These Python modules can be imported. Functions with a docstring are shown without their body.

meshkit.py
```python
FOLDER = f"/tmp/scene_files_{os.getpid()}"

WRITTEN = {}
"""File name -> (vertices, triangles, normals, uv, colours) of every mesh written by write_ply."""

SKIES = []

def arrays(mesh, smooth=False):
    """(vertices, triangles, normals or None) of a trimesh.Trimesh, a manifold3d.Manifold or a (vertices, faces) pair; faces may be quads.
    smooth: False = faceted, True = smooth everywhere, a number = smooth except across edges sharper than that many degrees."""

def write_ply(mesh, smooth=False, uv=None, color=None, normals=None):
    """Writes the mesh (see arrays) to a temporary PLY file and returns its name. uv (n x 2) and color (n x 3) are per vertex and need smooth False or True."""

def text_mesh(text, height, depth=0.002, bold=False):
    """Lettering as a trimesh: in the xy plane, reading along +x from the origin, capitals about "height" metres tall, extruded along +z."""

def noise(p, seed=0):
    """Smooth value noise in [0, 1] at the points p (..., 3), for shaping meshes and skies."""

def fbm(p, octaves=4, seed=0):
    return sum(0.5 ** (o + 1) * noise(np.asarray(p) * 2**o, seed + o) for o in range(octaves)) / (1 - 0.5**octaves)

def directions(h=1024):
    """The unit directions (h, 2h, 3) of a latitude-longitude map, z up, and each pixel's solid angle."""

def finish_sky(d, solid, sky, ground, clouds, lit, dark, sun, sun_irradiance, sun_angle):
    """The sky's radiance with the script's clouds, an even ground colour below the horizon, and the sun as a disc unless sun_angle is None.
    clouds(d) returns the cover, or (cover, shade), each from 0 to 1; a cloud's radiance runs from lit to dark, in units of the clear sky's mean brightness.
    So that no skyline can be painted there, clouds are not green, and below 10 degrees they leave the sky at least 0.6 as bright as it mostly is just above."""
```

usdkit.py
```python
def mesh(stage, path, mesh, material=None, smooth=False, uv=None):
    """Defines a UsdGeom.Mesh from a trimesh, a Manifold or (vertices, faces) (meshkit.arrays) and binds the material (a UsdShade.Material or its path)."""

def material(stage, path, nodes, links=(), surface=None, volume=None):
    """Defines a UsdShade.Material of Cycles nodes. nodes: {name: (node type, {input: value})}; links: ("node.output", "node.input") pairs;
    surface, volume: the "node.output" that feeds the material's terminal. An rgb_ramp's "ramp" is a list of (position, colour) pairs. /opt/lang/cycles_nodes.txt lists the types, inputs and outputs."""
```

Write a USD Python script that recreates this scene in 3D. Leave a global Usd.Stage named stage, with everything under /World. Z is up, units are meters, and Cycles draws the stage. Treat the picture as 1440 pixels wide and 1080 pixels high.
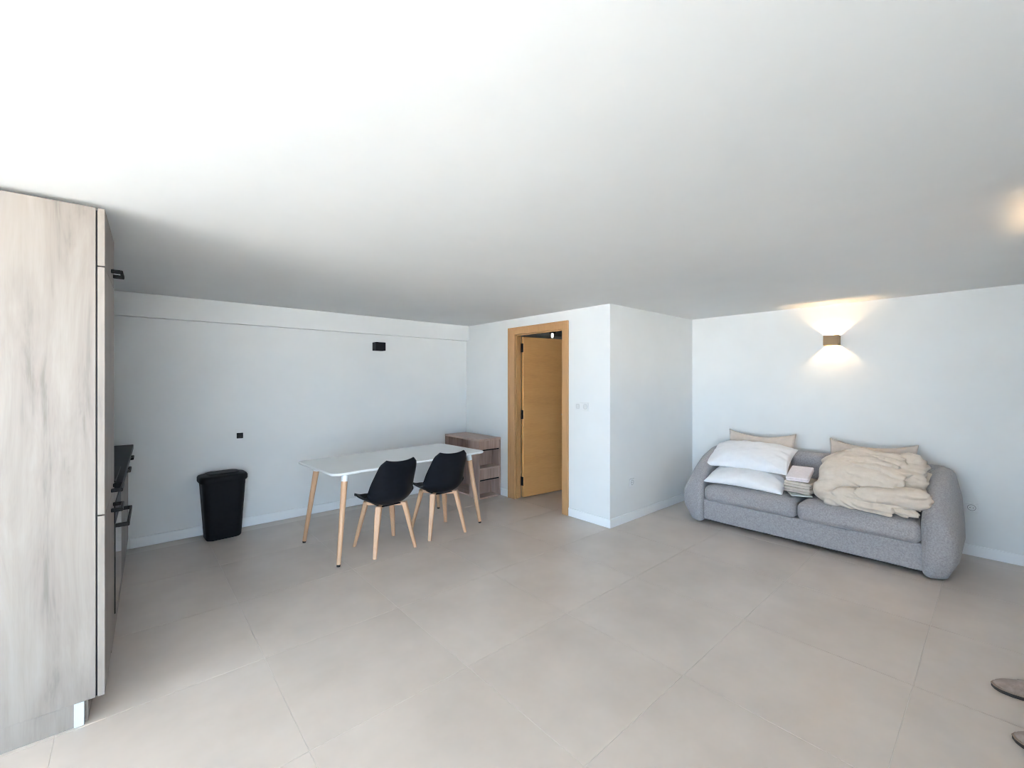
import math, random
import numpy as np, trimesh, manifold3d, usdkit, meshkit
from manifold3d import Manifold, CrossSection
from pxr import Gf, Sdf, Usd, UsdGeom, UsdLux, UsdShade

stage = Usd.Stage.CreateInMemory()
UsdGeom.SetStageUpAxis(stage, 'Z'); UsdGeom.SetStageMetersPerUnit(stage, 1.0)
UsdGeom.Xform.Define(stage, '/World'); UsdGeom.Scope.Define(stage, '/World/Looks')
PI = math.pi
rng = random.Random(7)

# ------------------------------------------------------------------ camera, sky, sun, exposure
H = 1.48
TH = math.radians(48.6)                       # heading, from +X (along the left wall) towards +Y
cam = UsdGeom.Camera.Define(stage, '/World/camera')
fx, fy = math.cos(TH), math.sin(TH)
cam.AddTransformOp().Set(Gf.Matrix4d(fy, -fx, 0, 0, 0, 0, 1, 0, -fx, -fy, 0, 0, 0, 0, H, 1))
cam.CreateHorizontalApertureAttr(36.0); cam.CreateVerticalApertureAttr(27.0)
cam.CreateFocalLengthAttr(608 / 1440 * 36.0)
cam.CreateVerticalApertureOffsetAttr(-5 / 1440 * 36.0)
cam.CreateClippingRangeAttr((0.05, 200.0))
cam.CreateExposureAttr(0.5)
SKY = 3.6
SUN = 19.0
dome = UsdLux.DomeLight.Define(stage, '/World/sky')
dome.CreateIntensityAttr(SKY); dome.CreateColorAttr(Gf.Vec3f(0.50, 0.73, 1.0))
sun = UsdLux.DistantLight.Define(stage, '/World/sun')
sun.CreateIntensityAttr(SUN); sun.CreateAngleAttr(0.53); sun.CreateNormalizeAttr(True); sun.CreateColorAttr(Gf.Vec3f(1.0, 0.91, 0.80))
def aim(prim, d):                              # a light shines along its local -Z
    d = np.array(d, float) / np.linalg.norm(d)
    z = -d; x = np.cross([0, 1, 0], z); x /= np.linalg.norm(x); y = np.cross(z, x)
    prim.AddTransformOp().Set(Gf.Matrix4d(*x, 0, *y, 0, *z, 0, 0, 0, 0, 1))
aim(sun, (-0.30, -0.12, -0.86))
LED = 60.0                                     # strength of the small emitters in the wall lights

# ------------------------------------------------------------------ materials
def pm(name, base, rough=0.6, **k):
    return usdkit.material(stage, f'/World/Looks/{name}', {'p': ('principled_bsdf', dict(base_color=base, roughness=rough, **k))}, surface='p.BSDF')

def mottled(name, c0, c1, scale, rough=0.6, bump=0.0, bscale=200, bdist=0.002, detail=4, ramp=(0.35, 0.65), vary=0.0, coord='object', **k):
    n = {'t': ('texture_coordinate', {}), 'n': ('noise_texture', dict(scale=scale, detail=detail, roughness=0.6)),
         'r': ('rgb_ramp', {'ramp': [(ramp[0], c0), (ramp[1], c1)]}), 'p': ('principled_bsdf', dict(roughness=rough, **k))}
    L = [('n.fac', 'r.fac')]
    if coord == 'position':
        n['t'] = ('geometry', {}); L += [('t.position', 'n.vector')]
    else:
        L += [('t.object', 'n.vector')]
    src = 'r.color'
    if vary:
        n['o'] = ('object_info', {}); n['m'] = ('map_range', dict(from_min=0, from_max=1, to_min=1 - vary, to_max=1 + vary))
        n['h'] = ('hsv', {}); L += [('o.random', 'm.value'), ('m.result', 'h.value'), (src, 'h.color')]; src = 'h.color'
    L += [(src, 'p.base_color')]
    if bump:
        n['b'] = ('noise_texture', dict(scale=bscale, detail=3)); n['u'] = ('bump', dict(strength=bump, distance=bdist))
        L += [(('t.position' if coord == 'position' else 't.object'), 'b.vector'), ('b.fac', 'u.height'), ('u.normal', 'p.normal')]
    return usdkit.material(stage, f'/World/Looks/{name}', n, L, surface='p.BSDF')

def wood(name, cols, axis, coarse=7.0, fine=70.0, rough=0.5, stretch=0.07, bump=0.15, mixf=0.45, **k):
    """Streaky grain along one axis: broad figure from one noise, fibres from another."""
    s1 = [coarse] * 3; s1[axis] = coarse * stretch
    s2 = [fine] * 3; s2[axis] = fine * 0.03
    n = {'t': ('texture_coordinate', {}), 'm1': ('mapping', dict(scale=tuple(s1))), 'm2': ('mapping', dict(scale=tuple(s2))),
         'n1': ('noise_texture', dict(scale=1.0, detail=5, roughness=0.62, distortion=0.6)), 'n2': ('noise_texture', dict(scale=1.0, detail=4, roughness=0.7)),
         'x': ('mix_float', dict(fac=mixf)), 'r': ('rgb_ramp', {'ramp': [(p, c) for p, c in zip(np.linspace(0.3, 0.7, len(cols)), cols)]}),
         'u': ('bump', dict(strength=bump, distance=0.001)), 'p': ('principled_bsdf', dict(roughness=rough, **k))}
    L = [('t.object', 'm1.vector'), ('t.object', 'm2.vector'), ('m1.vector', 'n1.vector'), ('m2.vector', 'n2.vector'),
         ('n1.fac', 'x.a'), ('n2.fac', 'x.b'), ('x.result', 'r.fac'), ('r.color', 'p.base_color'), ('n2.fac', 'u.height'), ('u.normal', 'p.normal')]
    return usdkit.material(stage, f'/World/Looks/{name}', n, L, surface='p.BSDF')

W_PAINT = mottled('wall_paint', (0.80, 0.805, 0.79), (0.82, 0.825, 0.81), 3, 0.85, bump=0.05, bscale=160, coord='position')
C_PAINT = mottled('ceiling_paint', (0.80, 0.80, 0.785), (0.82, 0.82, 0.805), 2, 0.9, coord='position')
TRIM = pm('trim_white', (0.88, 0.885, 0.88), 0.4)
CAP = pm('plinth_cap', (0.50, 0.54, 0.57), 0.4)
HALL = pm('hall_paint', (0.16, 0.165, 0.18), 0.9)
TILE = mottled('floor_tile', (0.605, 0.527, 0.468), (0.70, 0.617, 0.556), 2.2, 0.32, bump=0.03, bscale=25, detail=7, ramp=(0.3, 0.7), vary=0.03, coord='position')
GROUT = pm('grout', (0.72, 0.66, 0.61), 0.8)
OAK_PALE = wood('cabinet_pale_oak', [(0.135, 0.112, 0.093), (0.225, 0.19, 0.163), (0.265, 0.228, 0.198), (0.295, 0.258, 0.228)], 2, coarse=11, rough=0.5, stretch=0.13, mixf=0.2)
OAK_DOOR = wood('door_oak', [(0.60, 0.30, 0.105), (0.69, 0.36, 0.13), (0.74, 0.40, 0.155)], 0, coarse=5, fine=90, rough=0.4, bump=0.05)
OAK_FRAME = wood('door_frame_oak', [(0.46, 0.245, 0.105), (0.55, 0.305, 0.135), (0.59, 0.34, 0.155)], 2, coarse=6, fine=90, rough=0.4, bump=0.05)
WALNUT = wood('dresser_brown_oak', [(0.22, 0.145, 0.115), (0.42, 0.30, 0.25), (0.52, 0.39, 0.33)], 2, coarse=14, fine=110, rough=0.55)
WALNUT_TOP = wood('dresser_top_oak', [(0.30, 0.20, 0.165), (0.46, 0.34, 0.285), (0.54, 0.42, 0.36)], 1, coarse=14, fine=110, rough=0.5)
BEECH = wood('beech', [(0.56, 0.32, 0.18), (0.66, 0.40, 0.24), (0.72, 0.47, 0.30)], 2, coarse=10, fine=120, rough=0.45, bump=0.05)
TABLE_W = pm('table_white', (0.92, 0.935, 0.93), 0.22)
BLACK_PL = mottled('chair_black', (0.005, 0.006, 0.009), (0.008, 0.009, 0.013), 30, 0.36, specular_ior_level=0.16)
BLACK_PAD = mottled('seat_pad_black', (0.010, 0.010, 0.011), (0.016, 0.016, 0.018), 60, 0.6, bump=0.2, bscale=300, specular_ior_level=0.2)
BIN_BLACK = mottled('bin_black', (0.006, 0.006, 0.008), (0.009, 0.009, 0.011), 40, 0.5, bump=0.15, bscale=350, bdist=0.001, specular_ior_level=0.14)
METAL_BK = pm('black_metal', (0.010, 0.009, 0.010), 0.45, specular_ior_level=0.2)
WORKTOP = mottled('worktop_dark', (0.007, 0.009, 0.014), (0.014, 0.017, 0.024), 60, 0.5, specular_ior_level=0.25)
GLASS_BK = pm('black_glass', (0.006, 0.006, 0.009), 0.4, specular_ior_level=0.12)
OVEN_GL = pm('oven_glass', (0.05, 0.055, 0.05), 0.08)
STEEL = pm('steel', (0.45, 0.45, 0.46), 0.3, metallic=1.0)
FABRIC = mottled('sofa_fabric', (0.285, 0.270, 0.275), (0.43, 0.41, 0.415), 90, 0.95, bump=0.5, bscale=420, bdist=0.002, detail=6, ramp=(0.32, 0.68), sheen_weight=0.25, sheen_roughness=0.5)
LINEN = mottled('linen_beige', (0.70, 0.595, 0.49), (0.74, 0.635, 0.53), 25, 0.9, bump=0.25, bscale=60, bdist=0.004, sheen_weight=0.15)
TAUPE = mottled('linen_taupe', (0.60, 0.505, 0.43), (0.64, 0.545, 0.465), 25, 0.9, bump=0.25, bscale=60, bdist=0.004, sheen_weight=0.15)
COTTON = mottled('cotton_white', (0.90, 0.88, 0.88), (0.93, 0.91, 0.91), 20, 0.9, bump=0.2, bscale=50, bdist=0.004, sheen_weight=0.1)
TOWEL_PK = mottled('towel_pale_pink', (0.86, 0.78, 0.79), (0.92, 0.84, 0.85), 60, 0.95, bump=0.5, bscale=300)
SHEET_BG = mottled('sheet_greige', (0.62, 0.54, 0.46), (0.66, 0.575, 0.495), 30, 0.9, bump=0.2, bscale=60)
SHEET_GR = pm('sheet_pale_green', (0.58, 0.62, 0.59), 0.9)
LAMP_BK = pm('lamp_black', (0.010, 0.010, 0.014), 0.5, specular_ior_level=0.2)
LAMP_BR = pm('lamp_bronze', (0.30, 0.20, 0.105), 0.55)
SOCK_W = pm('socket_white', (0.80, 0.80, 0.79), 0.35)
SOCK_G = pm('socket_shadow_grey', (0.30, 0.30, 0.30), 0.6)
SUEDE = mottled('suede_greybrown', (0.27, 0.20, 0.165), (0.36, 0.275, 0.23), 40, 0.9, bump=0.3, bscale=400, bdist=0.001, sheen_weight=0.3)
SOLE = pm('sole_dark', (0.035, 0.025, 0.022), 0.6)
WELT = pm('welt_tan', (0.30, 0.22, 0.17), 0.7)
LINING = pm('shoe_lining', (0.09, 0.07, 0.06), 0.9)
TERRACE = mottled('terrace_stone', (0.70, 0.66, 0.60), (0.76, 0.72, 0.66), 3, 0.8, coord='position')
LED_ON = usdkit.material(stage, '/World/Looks/led_warm', {'e': ('emission', dict(color=(1.0, 0.68, 0.35), strength=LED * 34))}, surface='e.emission')
SPOT_ON = usdkit.material(stage, '/World/Looks/hall_lamp_glow', {'e': ('emission', dict(color=(1.0, 0.97, 0.92), strength=1.5))}, surface='e.emission')

# ------------------------------------------------------------------ helpers
count = {}
def numbered(path):
    k = count.get(path, 0); count[path] = k + 1
    return path if k == 0 else f'{path}_{k:03d}'

def setd(prim, label=None, cat=None, group=None, kind=None):
    for k, v in (('label', label), ('category', cat), ('group', group), ('kind', kind)):
        if v: prim.SetCustomDataByKey(k, v)
    return prim

class Thing:
    """An Xform at the thing's base; parts are given in world coordinates (or local ones when local=True)."""
    def __init__(self, name, label, cat, loc=(0, 0, 0), rz=0.0, group=None, kind=None, local=False, pivot=None):
        self.path = numbered('/World/' + name)
        x = UsdGeom.Xform.Define(stage, self.path)
        at = np.array(loc, float)
        if pivot:
            d = at[:2] - pivot; at[:2] = pivot[0] + d[0] * math.cos(rz) - d[1] * math.sin(rz), pivot[1] + d[0] * math.sin(rz) + d[1] * math.cos(rz)
        x.AddTranslateOp().Set(Gf.Vec3d(*map(float, at)))
        if rz: x.AddRotateZOp().Set(math.degrees(rz))
        self.prim = setd(x.GetPrim(), label, cat, group, kind)
        self.off = np.zeros(3) if local else np.array(loc, float)
    def part(self, name, mesh, mat, smooth=30, parent=None, label=None, kind=None):
        base = parent if parent else self.path
        p = numbered(base + '/' + name)
        v, f = tri(mesh)
        usdkit.mesh(stage, p, trimesh.Trimesh(v - self.off, f, process=False), mat, smooth=smooth)
        setd(stage.GetPrimAtPath(p), label, None, None, kind)
        return p

def tri(mesh):
    if hasattr(mesh, 'to_mesh'):
        m = mesh.to_mesh(); return np.array(m.vert_properties[:, :3], float), np.array(m.tri_verts, int)
    if isinstance(mesh, (tuple, list)):
        v, f = np.asarray(mesh[0], float), np.asarray(mesh[1], int)
        if f.shape[1] == 4: f = np.vstack([f[:, [0, 1, 2]], f[:, [0, 2, 3]]])
        return v, f
    return np.array(mesh.vertices, float), np.array(mesh.faces, int)

def single(name, mesh, mat, label, cat, smooth=30, group=None, kind=None):
    p = numbered('/World/' + name); v, f = tri(mesh)
    c = np.array([*(v[:, :2].min(0) + v[:, :2].max(0)) / 2, v[:, 2].min()])
    m = usdkit.mesh(stage, p, trimesh.Trimesh(v - c, f, process=False), mat, smooth=smooth)
    m.AddTranslateOp().Set(Gf.Vec3d(*c))
    setd(m.GetPrim(), label, cat, group, kind)
    return p

def cat(*ms):
    V, F, n = [], [], 0
    for m in ms:
        v, f = tri(m); V.append(v); F.append(f + n); n += len(v)
    return np.vstack(V), np.vstack(F)

def bx(x0, x1, y0, y1, z0, z1, b=0.0):
    """A box with chamfered edges."""
    if b <= 0:
        m = trimesh.creation.box([x1 - x0, y1 - y0, z1 - z0]); m.apply_translation([(x0 + x1) / 2, (y0 + y1) / 2, (z0 + z1) / 2]); return m
    P = []
    for x, sx in ((x0, 1), (x1, -1)):
        for y, sy in ((y0, 1), (y1, -1)):
            for z, sz in ((z0, 1), (z1, -1)):
                P += [(x, y + sy * b, z + sz * b), (x + sx * b, y, z + sz * b), (x + sx * b, y + sy * b, z)]
    return Manifold.hull_points(np.array(P, float))

def hull(pts, n=24):
    """Hull of spheres ((x,y,z), r)."""
    return Manifold.batch_hull([Manifold.sphere(r, n).translate(tuple(map(float, p))) for p, r in pts])

def rbox(x0, x1, y0, y1, z0, z1, r, n=24):
    return hull([((x, y, z), r) for x in (x0 + r, x1 - r) for y in (y0 + r, y1 - r) for z in (z0 + r, z1 - r)], n)

def rod(a, b, ra, rb, n=20):
    """A tapering round rod between two points, flat ended."""
    a, b = np.array(a, float), np.array(b, float); d = (b - a) / np.linalg.norm(b - a)
    u = np.cross(d, [0.3, 0.9, 0.1]); u /= np.linalg.norm(u); w = np.cross(d, u)
    t = np.arange(n) / n * 2 * PI
    ring = np.cos(t)[:, None] * u + np.sin(t)[:, None] * w
    return Manifold.hull_points(np.vstack([a + ra * ring, b + rb * ring]))

def bar(a, b, wa, wb, up=(0, 0, 1)):
    """A tapering square bar between two points with chamfered edges; w = (width, height) at either end."""
    a, b = np.array(a, float), np.array(b, float); d = (b - a) / np.linalg.norm(b - a)
    u = np.cross(d, up); u /= np.linalg.norm(u); w = np.cross(u, d)
    P = []
    for p, (p0, p1) in ((a, wa), (b, wb)):
        c = 0.14 * min(p0, p1)
        for s in (-1, 1):
            for t in (-1, 1):
                P += [p + u * s * (p0 / 2 - c) + w * t * p1 / 2, p + u * s * p0 / 2 + w * t * (p1 / 2 - c)]
    return Manifold.hull_points(np.array(P))

def grid_faces(nu, nv, flip=False):
    i = np.arange(nu - 1)[:, None] * nv + np.arange(nv - 1)[None]
    q = np.stack([i, i + nv, i + nv + 1, i + 1], -1).reshape(-1, 4)
    return q[:, ::-1] if flip else q

def smoothstep(a, b, x):
    t = np.clip((x - a) / (b - a), 0, 1); return t * t * (3 - 2 * t)

# ------------------------------------------------------------------ the room
C = 2.25
XK, XW, XD, XS, YA, YP, YN = -0.69, -5.0, 3.60, 5.34, 5.07, 2.60, -0.34     # kitchen wall, window wall, door wall, sofa wall, left wall, partition, near wall
XR, YB = 0.45, -4.0                              # the room goes on behind the camera to these

T = 0.14
st = dict(kind='structure')

fl = Thing('floor', 'greige stone tiled floor of large square tiles with pale joints', 'floor', (0, 0, 0), **st)
fl.part('base', bx(XW - T, 6.3, YB - T, YA + T, -0.14, -0.0018), GROUT, False)
S = 0.771
gx = [0.535 + S * k for k in range(-8, 8)]; gy = [2.60 + S * k for k in range(-9, 4)]
for i in range(len(gx) - 1):
    for j in range(len(gy) - 1):
        x0, x1, y0, y1 = max(gx[i], XW), min(gx[i + 1], 6.25), max(gy[j], YB if gx[i] < XR - 0.3 else YN), min(gy[j + 1], YA)
        if x1 - x0 < 0.05 or y1 - y0 < 0.05 or (x0 > XS and y1 <= YP + 0.02) or (x1 < XK and y0 > YP - 0.02): continue
        g = 0.0013
        fl.part('tile', bx(x0 + g, x1 - g, y0 + g, y1 - g, -0.012, rng.uniform(-0.0002, 0.0), 0.0008), TILE, False)

single('ceiling', bx(XW - T, 6.3, YB - T, YA + T, C, C + 0.2), C_PAINT, 'plain white painted ceiling over the whole room', 'ceiling', False, **st)
single('wall_left', bx(XK - T, 6.3, YA, YA + T, 0, C), W_PAINT, 'white painted wall behind the dining table and bin', 'wall', False, **st)
# door wall with its opening (y 3.225..4.035, z to 2.05)
D0, D1, DZ = 3.205, 4.04, 2.065
single('wall_back', cat(bx(XD, XD + 0.1, D1, YA, 0, C), bx(XD, XD + 0.1, D0, D1, DZ, C), bx(XD, XD + 0.1, YP, D0, 0, C)), W_PAINT,
       'white wall with the wooden doorway in it, ending at the projecting corner', 'wall', False, **st)
single('wall_middle', bx(XD + 0.1, XS, YP, YP + 0.1, 0, C), W_PAINT, 'grey shaded return wall between the doorway corner and the sofa wall', 'wall', False, **st)
single('wall_right', bx(XS, XS + 0.1, YN - T, YP + 0.1, 0, C), W_PAINT, 'white wall behind the grey sofa carrying the lit wall light', 'wall', False, **st)
NX0, NX1 = -4.6, 0.10
VX0, VX1, VZ0, VZ1 = 3.55, 4.10, 1.00, 1.55
single('wall_near', cat(bx(XR, VX0, YN - T, YN, 0, C), bx(VX1, XS, YN - T, YN, 0, C), bx(VX0, VX1, YN - T, YN, 0, VZ0), bx(VX0, VX1, YN - T, YN, VZ1, C)), W_PAINT, 'white side wall just outside the right edge of the picture', 'wall', False, **st)
single('wall_corner', bx(XR, XR + T, YB, YN - T, 0, C), W_PAINT, 'short white wall behind the camera', 'wall', False, **st)
single('wall_side', cat(bx(XW - T, NX0, YB - T, YB, 0, C), bx(NX1, XR + T, YB - T, YB, 0, C), bx(NX0, NX1, YB - T, YB, 2.14, C)), W_PAINT,
       'white outer side wall behind the camera with a wide terrace opening', 'wall', False, **st)
WY0, WY1, WZ = -3.6, 2.30, 2.14
single('wall_front', cat(bx(XW - T, XW, YB, WY0, 0, C), bx(XW - T, XW, WY1, YP, 0, C), bx(XW - T, XW, WY0, WY1, WZ, C)), W_PAINT,
       'white outer wall behind the camera with the wide terrace opening', 'wall', False, **st)
single('wall_kitchen', cat(bx(XW - T, XK, YP, YP + T, 0, C), bx(XK - T, XK, YP + T, YA, 0, C)), W_PAINT, 'white wall behind the kitchen cabinets', 'wall', False, **st)
wd = Thing('window_1', 'open terrace doorway with a slim white frame in the outer wall', 'window', (XW - T / 2, (WY0 + WY1) / 2, 0), **st)
a, b = XW - 0.10, XW - 0.04
wd.part('frame', cat(bx(a, b, WY0, WY0 + 0.05, 0, WZ, 0.003), bx(a, b, WY1 - 0.05, WY1, 0, WZ, 0.003), bx(a, b, WY0 + 0.05, WY1 - 0.05, WZ - 0.05, WZ, 0.003)), TRIM, False)
w3 = Thing('window_3', 'open window with a slim white frame in the side wall beside the sofa', 'window', ((VX0 + VX1) / 2, YN - T / 2, VZ0), **st)
a3, b3 = YN - 0.10, YN - 0.04
w3.part('frame', cat(bx(VX0, VX0 + 0.05, a3, b3, VZ0, VZ1, 0.003), bx(VX1 - 0.05, VX1, a3, b3, VZ0, VZ1, 0.003), bx(VX0 + 0.05, VX1 - 0.05, a3, b3, VZ1 - 0.05, VZ1, 0.003), bx(VX0 + 0.05, VX1 - 0.05, a3, b3, VZ0, VZ0 + 0.05, 0.003)), TRIM, False)
w2 = Thing('window_2', 'open terrace doorway with a slim white frame in the side wall behind the camera', 'window', ((NX0 + NX1) / 2, YB - T / 2, 0), **st)
a2, b2 = YB - 0.10, YB - 0.04
w2.part('frame', cat(bx(NX0, NX0 + 0.05, a2, b2, 0, 2.14, 0.003), bx(NX1 - 0.05, NX1, a2, b2, 0, 2.14, 0.003), bx(NX0 + 0.05, NX1 - 0.05, a2, b2, 2.09, 2.14, 0.003)), TRIM, False)
w2.part('sill', bx(NX0, NX1, YB - T, YB, -0.012, 0.004, 0.002), STEEL, False)
wd.part('sill', bx(XW - T, XW, WY0, WY1, -0.012, 0.004, 0.002), STEEL, False)
# small hall behind the door
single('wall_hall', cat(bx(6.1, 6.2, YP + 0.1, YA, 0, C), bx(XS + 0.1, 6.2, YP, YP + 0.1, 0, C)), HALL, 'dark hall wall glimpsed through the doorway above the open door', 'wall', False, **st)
single('trim_1', bx(XK, XD, YA - 0.06, YA, 2.04, C, 0.003), W_PAINT, 'shallow white boxed beam along the top of the left wall', 'beam', False, **st)
# baseboards
BH, BT = 0.09, 0.012
bl = Thing('baseboard_left', 'white baseboard along the left wall behind bin and table', 'baseboard', (1.6, YA, 0), **st)
bl.part('board', bx(-0.005, XD, YA - BT, YA, 0, BH, 0.003), TRIM, False)
bb = Thing('baseboard_back', 'white baseboard on both sides of the wooden doorway', 'baseboard', (XD, 3.0, 0), **st)
bb.part('board', bx(XD - BT, XD, YP - BT, 3.14, 0, BH, 0.003), TRIM, False)
bb.part('board', bx(XD - BT, XD, 4.14, YA - BT, 0, BH, 0.003), TRIM, False)
single('baseboard_middle', bx(XD, XS, YP - BT, YP, 0, BH, 0.003), TRIM, 'white baseboard along the grey shaded return wall', 'baseboard', False, **st)
single('baseboard_right', bx(XS - BT, XS, YN, YP - BT, 0, BH, 0.003), TRIM, 'white baseboard behind and beside the grey sofa', 'baseboard', False, **st)
single('baseboard_near', bx(XR, XS - BT, YN, YN + BT, 0, BH, 0.003), TRIM, 'white baseboard of the side wall beside the shoes', 'baseboard', False, **st)
# the terrace outside
single('terrace', cat(bx(-26, XW - T - 0.01, -24, 26, -0.2, -0.02), bx(XW - T - 0.01, 20.0, -24, YB - T - 0.01, -0.2, -0.02), bx(XR + T + 0.01, 20.0, YB - T - 0.01, YN - T - 0.01, -0.2, -0.02), bx(XR + T + 0.01, 20.0, YB - T - 0.01, YN - T - 0.01, -0.2, -0.02)), TERRACE, 'pale sunlit stone terrace outside the opening', 'terrace', False, **st)

OV = 2.0
single('roof_overhang', cat(bx(XW - T - OV, XW - T - 0.005, YB - T - OV, YA + T, C + 0.05, C + 0.2), bx(XW - T - 0.005, XR + T, YB - T - OV, YB - T - 0.005, C + 0.05, C + 0.2), bx(XR + T + 0.005, XS + 1.0, YN - T - 1.1, YN - T - 0.005, C + 0.05, C + 0.2)), C_PAINT, 'white roof overhang shading the terrace beside the openings', 'roof', False, **st)

# ------------------------------------------------------------------ wooden door
dr = Thing('door_1', 'amber oak door standing open in its oak frame', 'door', (XD, 3.64, 0), **st)
cx0, cx1 = XD - 0.018, XD
for y0, y1 in ((3.14, 3.228), (4.022, 4.14)):
    dr.part('casing', cat(bx(cx0, cx1, y0, y1, 0, 2.138, 0.003), bx(cx0 - 0.006, cx0, (y0 if y0 < 3.5 else y1 - 0.03), (y0 + 0.03 if y0 < 3.5 else y1), 0, 2.138, 0.002)), OAK_FRAME, False)
dr.part('casing', cat(bx(cx0, cx1, 3.228, 4.022, 2.05, 2.138, 0.003), bx(cx0 - 0.006, cx0, 3.17, 4.11, 2.108, 2.138, 0.002)), OAK_FRAME, False)
JY0, JY1, JZ = 3.222, 4.024, 2.05
dr.part('jamb', bx(XD, XD + 0.1, D0, JY0, 0, JZ, 0.002), OAK_FRAME, False)
dr.part('jamb', bx(XD, XD + 0.1, JY1, D1, 0, JZ, 0.002), OAK_FRAME, False)
dr.part('jamb', bx(XD, XD + 0.1, D0, D1, JZ, DZ, 0.002), OAK_FRAME, False)
dr.part('door_stop', cat(bx(XD + 0.02, XD + 0.045, JY0, JY0 + 0.012, 0, JZ), bx(XD + 0.02, XD + 0.045, JY1 - 0.012, JY1, 0, JZ), bx(XD + 0.02, XD + 0.045, JY0, JY1, JZ - 0.012, JZ)), OAK_FRAME, False)
ang = math.radians(-6.0)
def leafpt(m, px=XD + 0.105, py=4.018):
    v, f = tri(m); c, s = math.cos(ang), math.sin(ang)
    return np.c_[px + v[:, 0] * c - v[:, 1] * s, py + v[:, 0] * s + v[:, 1] * c, v[:, 2]], f
lf = dr.part('leaf', leafpt(bx(0, 0.78, -0.040, 0, 0.012, 2.03, 0.002)), OAK_DOOR, False)
hd = dr.part('handle', leafpt(cat(rod((0.72, -0.040, 1.03), (0.72, -0.046, 1.03), 0.025, 0.025), rod((0.72, -0.046, 1.03), (0.72, -0.088, 1.03), 0.009, 0.009), rod((0.725, -0.084, 1.03), (0.60, -0.084, 1.03), 0.009, 0.009))), STEEL, 30, parent=lf, label='steel lever handle')
for z in (1.89, 1.05, 0.21):
    dr.part('hinge', cat(leafpt(bx(-0.003, 0.0, -0.036, -0.004, z - 0.055, z + 0.055)), leafpt(rod((-0.007, -0.002, z - 0.055), (-0.007, -0.002, z + 0.055), 0.008, 0.008, 12))), METAL_BK, False, label='black door hinge')
hl = Thing('ceiling_light', 'small bright hall lamp glimpsed above the open oak door', 'lamp', (4.95, 4.66, 2.16), local=True)
hl.part('mount', rod((0, 0, 0.06), (0, 0, 0.09), 0.05, 0.05), LAMP_BK)
hl.part('bulb', hull([((0, 0, 0.005), 0.020), ((0, 0, 0.045), 0.020)]), SPOT_ON)

# ------------------------------------------------------------------ kitchen run on the left
FX = -0.085
RUN, PIV = math.radians(-1.6), (FX, 2.60)            # the run stands very slightly out of square
def handle(cx, y0, y1, z, r=0.006, out=0.045, h=0.018):
    """A black horizontal bar handle with two posts; cx = plane of the door front."""
    return cat(bx(cx + out - 0.012, cx + out, y0, y1, z - h / 2, z + h / 2, 0.003), bx(cx, cx + out - 0.009, y0, y0 + 0.014, z - h / 2, z + h / 2, 0.002), bx(cx, cx + out - 0.009, y1 - 0.014, y1, z - h / 2, z + h / 2, 0.002))
tc = Thing('tall_cabinet', 'tall pale oak kitchen cabinet at the left edge with black bar handles', 'cabinet', (-0.39, 2.9, 0), RUN, pivot=PIV)
tc.part('side_panel', bx(XK + 0.033, FX - 0.029, 2.60, 2.618, 0.105, 2.23, 0.0015), OAK_PALE, False)
tc.part('carcass', bx(XK + 0.034, FX - 0.030, 2.618, 3.20, 0.105, 2.228), OAK_PALE, False)
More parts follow.
